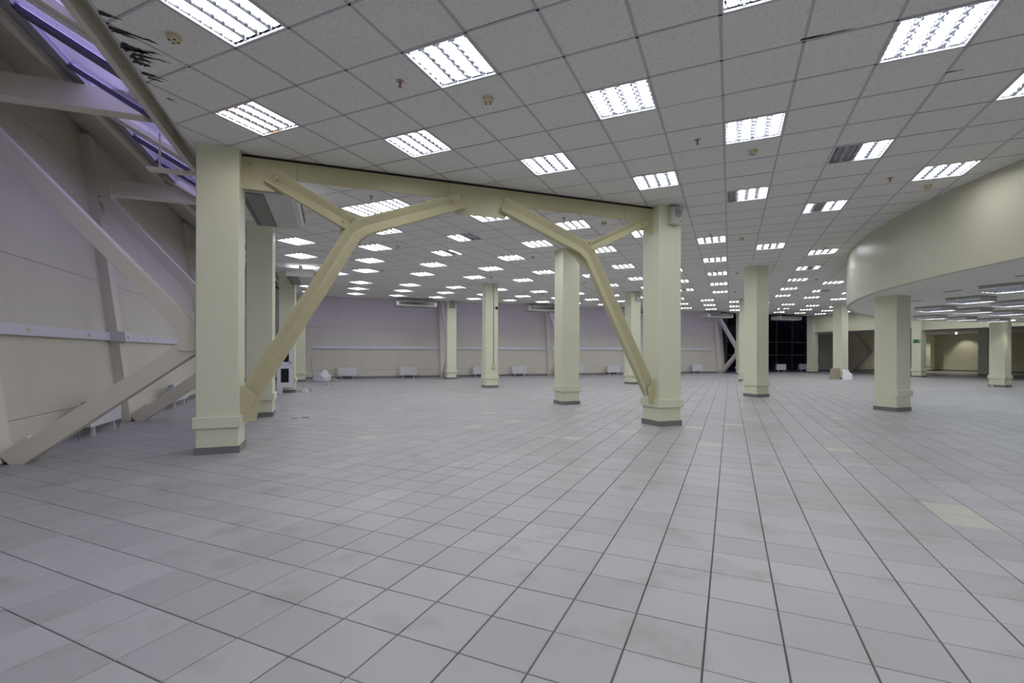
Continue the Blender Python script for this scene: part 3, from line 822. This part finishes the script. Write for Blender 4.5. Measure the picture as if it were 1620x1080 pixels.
for y in ry:
    n_ = 0
    for (x, y_, i, j, p, vis) in sorted(rows[y]):
        if vis:
            n_ += 1
            side = 'in front of the truss' if y_ < 6.6 else 'beyond the truss'
            rr = [q_ for q_ in vrows if (q_ < 6.6) == (y_ < 6.6)].index(y)
            st = STATE.get((i,j))
            extra = ''
            if st and 'off' in st: extra = ' with unlit tubes'
            lab = 'square ceiling light%s, %s row %s, %s from left' % (extra, ORD[rr], side, ORD[min(n_-1, 21)])
        else:
            lab = 'square louvred ceiling light behind the photographer'
        st = STATE.get((i,j), ('on',)*4)
        if vis and p[2] < 11:
            t_ = thing('ceiling_light', lab, 'ceiling light', (x, y_, ZC), -math.pi/4, 'recessed louvred ceiling lights')
            link('trim_ring', ME_RIM, t_); link('housing', ME_BODY, t_); link('reflector', ME_LV, t_); link('louver', ME_BL, t_)['kind'] = 'stuff'
            for q_, s_ in enumerate(st): link('tube', ME_TB[s_], t_, (TX[q_],0,0))
        else:
            if st not in FAR: FAR[st] = far_mesh(st)
            tag(link('ceiling_light', FAR[st], None, (x, y_, ZC), -math.pi/4), lab, 'ceiling light', 'recessed louvred ceiling lights')

# box lights on the low ceiling
def box_light():
    gg = G(); h_ = .3
    for s_ in (-1, 1):
        gg.box((-h_, s_*h_-.006, -.11), (h_, s_*h_+.006, 0)); gg.box((s_*h_-.006, -h_, -.11), (s_*h_+.006, h_, 0))
    gg.box((-h_,-h_,-.03),(h_,h_,0))
    lg = G()
    for k in range(5):
        lg.extrude([(-.03,-.05),(0,-.105),(.03,-.05)], (-h_+k*.15,-h_,0), (-h_+k*.15,h_,0), (1,0,0), (0,0,1))
    for k in range(9): lg.box((-h_, -h_+k*.0667+.02, -.105), (h_, -h_+k*.0667+.024, -.075))
    tg_ = G(); tg_.box((-.022,-.27,-.085),(.022,.27,-.06)); tg_.mi = [0,1,0,0,0,0]
    return gg.mesh('casing', M_GREYP), lg.mesh('box_louver', M_ALU), tg_.mesh('box_tube', [M_DIM, M_RIM])
MC, ML, MT = box_light()
LOWL = [(11.38,4.92,'grey box light on the low ceiling at the right picture edge'),(13.06,6.30,'grey box light on the low ceiling, nearest the curved edge'),
        (14.78,7.87,'grey box light on the low ceiling above the exit sign pier'),(14.86,6.35,'grey box light on the low ceiling, right end of the second row'),
        (16.30,7.82,'grey box light on the low ceiling in the middle of the third row'),(17.95,7.86,'grey box light on the low ceiling left of the picture edge'),
        (19.56,9.70,'distant grey box light on the low ceiling above the far right opening'),(21.30,9.65,'distant grey box light on the low ceiling left of the spot-lit column'),
        (17.95,9.70,'faint distant grey box light on the low ceiling behind others'),(19.60,7.90,'distant grey box light on the low ceiling near the right picture edge'),(22.9,8.6,'distant grey box light right of the spot-lit column head')]
seen = [(x, y) for x, y, _ in LOWL]
for a_ in range(-2, 11):
    for b_2 in range(-7, 2):
        x, y = 11.38 + 1.66*a_, 4.92 + 1.55*b_2
        if x > XR-.6 or y > 7 or not in_disc((x,y), DISC_R-.5) or any(math.hypot(x-u_, y-v_) < 1.2 for u_, v_ in seen): continue
        if (a_ + b_2) % 2: continue
        LOWL.append((x, y, None))
gg = G(); gg.box((-.32,-.32,-.004),(.32,.32,.0)); MPL = gg.mesh('mount_plate', M_DARK)
for x, y, lab in LOWL:
    t_ = thing('box_light', lab or 'grey box light on the low ceiling outside the picture', 'ceiling light', (x, y, ZL), 0, 'surface box lights on the low ceiling')
    link('casing', MC, t_); link('louver', ML, t_)['kind'] = 'stuff'
    for k in range(4): link('tube', MT, t_, (-.225+k*.15,0,0))
    link('mount_plate', MPL, t_)

# ------------------------------------------------------------------ small downlights with spots
def downlight(x, y, z, label, energy=None, aim=None, size=50):
    t_ = thing('downlight', label, 'downlight', (x, y, z))
    gg = G(); gg.cyl((x,y), .075, z-.012, z, 16); part('ring', gg, M_PVC, t_)
    gg = G(); gg.cyl((x,y), .05, z-.016, z-.008, 16); part('lamp', gg, M_DOWN, t_)
    if energy:
        L = bpy.data.lights.new('spot', 'SPOT'); L.energy = energy; L.spot_size = math.radians(size); L.spot_blend = .6; L.color = (1,.96,.86); L.shadow_soft_size = .05
        o = link('spot', L, t_, (0,0,-.03))
        d = Vector(aim) - Vector((x,y,z-.03)); o.rotation_euler = d.to_track_quat('-Z','Y').to_euler()
downlight(41.2, 20.7, 2.68, 'small lit downlight washing the back wall of the right opening', 55, (42.2, 20.6, 1.2), 75)
downlight(39.8, 22.4, 2.68, 'small lit downlight left of the one washing the back wall', 90, (39.8,22.4,0), 140)
downlight(38.6, 19.4, 2.68, 'small lit downlight nearest in the right opening', 90, (38.6,19.4,0), 140)
downlight(22.95, 9.85, ZL, 'small downlight grazing the far right column', 22, (23.12, 10.13, 1.0), 60)

# ------------------------------------------------------------------ sprinklers and smoke detectors
def sprinkler_mesh():
    gg = G(); gg.cyl((0,0), .035, -.006, 0, 12); rose = gg.mesh('rose', M_METAL)
    gg = G(); gg.cyl((0,0), .008, -.05, -.006, 8); gg.cyl((0,0), .018, -.054, -.050, 10); head = gg.mesh('head', M_BRASS)
    return rose, head
RS, HD = sprinkler_mesh()
gg = G(); gg.cyl((0,0), .052, -.018, 0, 20); gg.cyl((0,0), .052, -.030, -.018, 20); DB = gg.mesh('base', M_BEIGEP)
gg = G(); gg.cyl((0,0), .034, -.045, -.030, 16, .045); DH = gg.mesh('head', M_BEIGEP)
gg = G()
for k in range(4):
    a = k*math.pi/2 + .4; gg.box((.030*math.cos(a)-.008,.030*math.sin(a)-.008,-.047),(.030*math.cos(a)+.008,.030*math.sin(a)+.008,-.0445))
DS = gg.mesh('slots', M_DARK)
for r in range(0, 5):
    y = 4.46 + 3.42*r; nn = 0; nd = 0
    for k in range(-1, 8):
        for kind, x0 in (('s', .58), ('d', 1.42)):
            x = x0 + 3.385*k
            if x < -1.3 or x > 25 or in_disc((x,y), DISC_R+.3): continue
            if any(abs(x-cx-CW/2) < .4 and abs(y-cy-CW/2) < .4 for cx in COLX for cy in COLY): continue
            p = project(x, y, ZC)
            if not p or not (0 < p[0] < 1620 and p[1] > 0): continue
            if kind == 's':
                nn += 1
                t_ = thing('sprinkler', 'small ceiling sprinkler, %s row from the camera, %s from the left' % (ORD[r], ORD[nn-1]), 'sprinkler', (x,y,ZC+.002), 0, 'ceiling sprinklers')
                link('rose', RS, t_); link('head', HD, t_)
            else:
                nd += 1
                t_ = thing('smoke_detector', 'round ivory smoke detector, %s row from the camera, %s from the left' % (ORD[r], ORD[nd-1]), 'smoke detector', (x,y,ZC+.002), 0, 'ceiling smoke detectors')
                link('base', DB, t_); link('head', DH, t_); link('slots', DS, t_)
t_ = thing('smoke_detector', 'round ivory smoke detector beside the torn ceiling edge', 'smoke detector', (-1.16,4.45,ZC+.002), 0, 'ceiling smoke detectors')
link('base', DB, t_); link('head', DH, t_); link('slots', DS, t_)

# ------------------------------------------------------------------ speakers, conduit, exit sign
def speaker(x, y, z, label, m_=M_GREYP):
    t_ = thing('speaker', label, 'speaker', (x, y, z))
    gg = G(); gg.box((x-.105, y-.11, z-.145), (x+.105, y-.004, z+.145)); part('cabinet', gg, m_, t_, .015)
    gg = G(); k = 16
    gg.add([(x+.07*math.cos(2*math.pi*a/k)+.01, y-.114, z+.03+.07*math.sin(2*math.pi*a/k)) for a in range(k)] + [(x+.075*math.cos(2*math.pi*a/k)+.01, y-.10, z+.03+.075*math.sin(2*math.pi*a/k)) for a in range(k)],
           [tuple(range(k))] + [(a,k+a,k+(a+1)%k,(a+1)%k) for a in range(k)])
    part('grille', gg, M_MESH, t_)
    gg = G(); gg.box((x+.055, y-.114, z-.105), (x+.075, y-.11, z-.09)); part('badge', gg, M_DARK, t_)
    gg = G(); gg.box((x-.03, y-.05, z+.145), (x+.03, y-.002, z+.17)); part('bracket', gg, M_METAL, t_)
speaker(5.365, 6.6, 3.505, 'grey wall speaker near the top of the right truss column')
speaker(5.33, 22.2, 3.50, 'dark grey speaker on top of the slim far wall column', M_MESH)
speaker(11.38, 16.15, 3.48, 'grey speaker on the distant column behind the right diagonal strut')
cd = thing('conduit', 'thin dark cable with a yellow socket running down the slim distant column', 'cable', (5.40, 16.15, 0))
gg = G(); gg.tube([(5.36,16.135,3.66),(5.365,16.135,2.2),(5.36,16.135,.80)], .012); part('cable', gg, M_METAL, cd)
gg = G(); gg.box((5.31,16.10,.68),(5.43,16.15,.80)); part('socket', gg, M_BEIGEP, cd)
gg = G(); gg.box((5.44,16.11,2.78),(5.51,16.15,2.86)); part('junction_box', gg, M_DARK, cd)
es_ = thing('exit_sign', 'small green exit sign on the cream pier', 'sign', (29.08, 16.3, 1.92))
gg = G(); gg.box((29.08,16.20,1.83),(29.10,16.52,2.00)); part('plate', gg, M_GREEN, es_)
gg = G(); gg.box((29.074,16.46,1.88),(29.08,16.50,1.95)); part('figure', gg, M_SIGNW, es_)
gg = G(); gg.box((29.074,16.22,1.90),(29.08,16.27,1.94)); gg.add([(29.074,16.20,1.92),(29.074,16.24,1.96),(29.074,16.24,1.88)], [(0,1,2)]); part('arrow', gg, M_SIGNW, es_)

# ------------------------------------------------------------------ loose things on the floor
# white glazed panel leaning on the third column of the left row
gp = thing('glazed_panel', 'white plastic door panel with two dark panes leaning on the third left column', 'door panel', (-1.3, 16.05, .17))
def lean(x, z, d=0.0): return (x, 16.02 + .03*(z-.17) - d, z)
def lbox(gg, x0, x1, z0, z1, d0, d1):
    P = [lean(x,z,d) for d in (d0,) for x,z in ((x0,z0),(x1,z0),(x1,z1),(x0,z1))]; Q_ = [lean(x,z,d1) for x,z in ((x0,z0),(x1,z0),(x1,z1),(x0,z1))]
    gg.hexa(P + Q_)
gg = G()
for x0,x1,z0,z1 in ((-1.53,-1.43,.17,1.75),(-1.21,-1.09,.17,1.75),(-1.43,-1.21,.17,.32),(-1.43,-1.21,.74,.94),(-1.43,-1.21,1.62,1.75)): lbox(gg, x0,x1,z0,z1, 0, .05)
part('frame', gg, M_PVC, gp)
for z0, z1 in ((.32,.74),(.94,1.62)):
    gg = G(); lbox(gg, -1.43,-1.21, z0, z1, .015, .03); part('pane', gg, M_BLACKGLASS, gp)
gg = G(); gg.box((-1.52,15.95,0),(-1.38,16.10,.17)); part('block', gg, M_PVC, gp)
gg = G(); gg.box((-1.17,15.93,.90),(-1.14,15.99,.96)); part('handle', gg, M_METAL, gp)

def lump(name, label, c, r, m_, cat, n_=1.0, seed=1, nu=20, nv=12):
    rg = np.random.default_rng(seed); ph = rg.random((4,3))*6; V = []; Fq = []
    for a in range(nv+1):
        th_ = math.pi*.5*a/nv
        for b in range(nu):
            u = 2*math.pi*b/nu; d = (math.cos(u)*math.sin(math.pi/2-th_+1e-3), math.sin(u)*math.sin(math.pi/2-th_+1e-3), math.sin(th_))
            k = 1 + n_*.18*sum(math.sin(3.1*(f_+1)*d[0]+p_[0])*math.sin(2.7*(f_+1)*d[1]+p_[1])*math.sin(2.3*(f_+1)*d[2]+p_[2])/(f_*.6+1) for f_, p_ in enumerate(ph))
            V.append((d[0]*r[0]*k, d[1]*r[1]*k, max(0, d[2]*r[2]*k)))
    for a in range(nv):
        for b in range(nu): Fq.append((a*nu+b, a*nu+(b+1)%nu, (a+1)*nu+(b+1)%nu, (a+1)*nu+b))
    Fq.append(tuple(range(nu-1,-1,-1)))
    return V, Fq
bg = thing('rubble_bag', 'crumpled white bag lying beside the far left corner column', 'bag', (-.35, 22.05, 0))
V, Fq = lump('', '', None, (.36,.30,.44), None, '', 1.3, 3, 28, 14)
link('sack', mesh('sack', V, Fq, mat('plastic_sack', (.56,.57,.60), .35), True), bg)
gg = G(); gg.tube([(-.40,.12,.0),(-.43,.18,.5),(-.50,.24,1.0)], .015); link('stick', gg.mesh('stick', M_CARD), bg)
V, Fq = lump('', '', None, (.2,.16,.12), None, '', 1.5, 8, 12, 6)
o = link('scrap', mesh('scrap', V, Fq, M_CARD, True), bg); o.location = (.46,-.05,0)
def rubble(x, y, label, n_, spread, hgt, seed, pal):
    t_ = thing('rubble_heap', label, 'rubble', (x, y, 0)); rg = random.Random(seed)
    for k in range(n_):
        a = rg.uniform(0,6.28); rr_ = spread*math.sqrt(rg.random()); cx, cy = rr_*math.cos(a), rr_*math.sin(a)*.5
        L_ = rg.uniform(.05,.22); W_ = rg.uniform(.02,.07); H_ = rg.uniform(.015, hgt)
        gg = G(); gg.hexa([(-L_/2,-W_/2,0),(L_/2,-W_/2*.6,0),(L_/2*.8,W_/2,0),(-L_/2,W_/2*.8,0),(-L_/2*.8,-W_/2*.7,H_),(L_/2*.7,-W_/2*.5,H_*.7),(L_/2*.6,W_/2*.7,H_),(-L_/2*.7,W_/2*.5,H_*.8)])
        link('fragment', gg.mesh('fragment', rg.choice(pal)), t_, (cx, cy, 0), rg.uniform(0,6.28))
rubble(-.72, 16.25, 'small heap of white rubble at the foot of the third left column', 14, .22, .16, 4, [M_DIRTY, M_PVC, M_ACGREY])
rubble(.0, 19.6, 'thin scrap strips lying on the floor before the far left corner', 4, .30, .03, 5, [M_CARD, M_DIRTY])
rubble(22.35, 10.35, 'small heap of rubble and cable beside the spot-lit far right column', 12, .38, .12, 6, [M_DIRTY, M_CARD, M_ACGREY])
rubble(-.55, 9.7, 'thin brown scrap by the foot of the second left column', 3, .16, .02, 9, [M_CARD])
rubble(14.1, 23.3, 'low strip of debris along the far wall near the radiators', 12, .9, .05, 10, [M_DIRTY, M_CARD])
bd = thing('board', 'white five-sided board leaning at the foot of a distant column', 'board', (22.75, 15.85, 0))
def leanboard(pts, x0, y0, tilt, th_, nm, m_, par, rz):
    k = len(pts); V = [(px, tilt*pz, pz) for px, pz in pts] + [(px, tilt*pz+th_, pz) for px, pz in pts]
    gg = G(); gg.add(V, [tuple(range(k)), tuple(range(2*k-1,k-1,-1))] + [(a,k+a,k+(a+1)%k,(a+1)%k) for a in range(k)])
    return link(nm, gg.mesh(nm, m_), par, (x0,y0,0), rz)
leanboard([(-.20,0),(.24,0),(.28,.26),(.08,.46),(-.10,.50)], .10, -.12, .35, .02, 'sheet', M_WHITE, bd, -.5)
bd2 = thing('board', 'brown cardboard sheet leaning behind the white five-sided board', 'board', (22.6, 16.0, 0))
leanboard([(-.26,0),(.22,0),(.30,.54),(-.14,.52)], .0, .12, .25, .02, 'sheet', M_CARD, bd2, -.45)
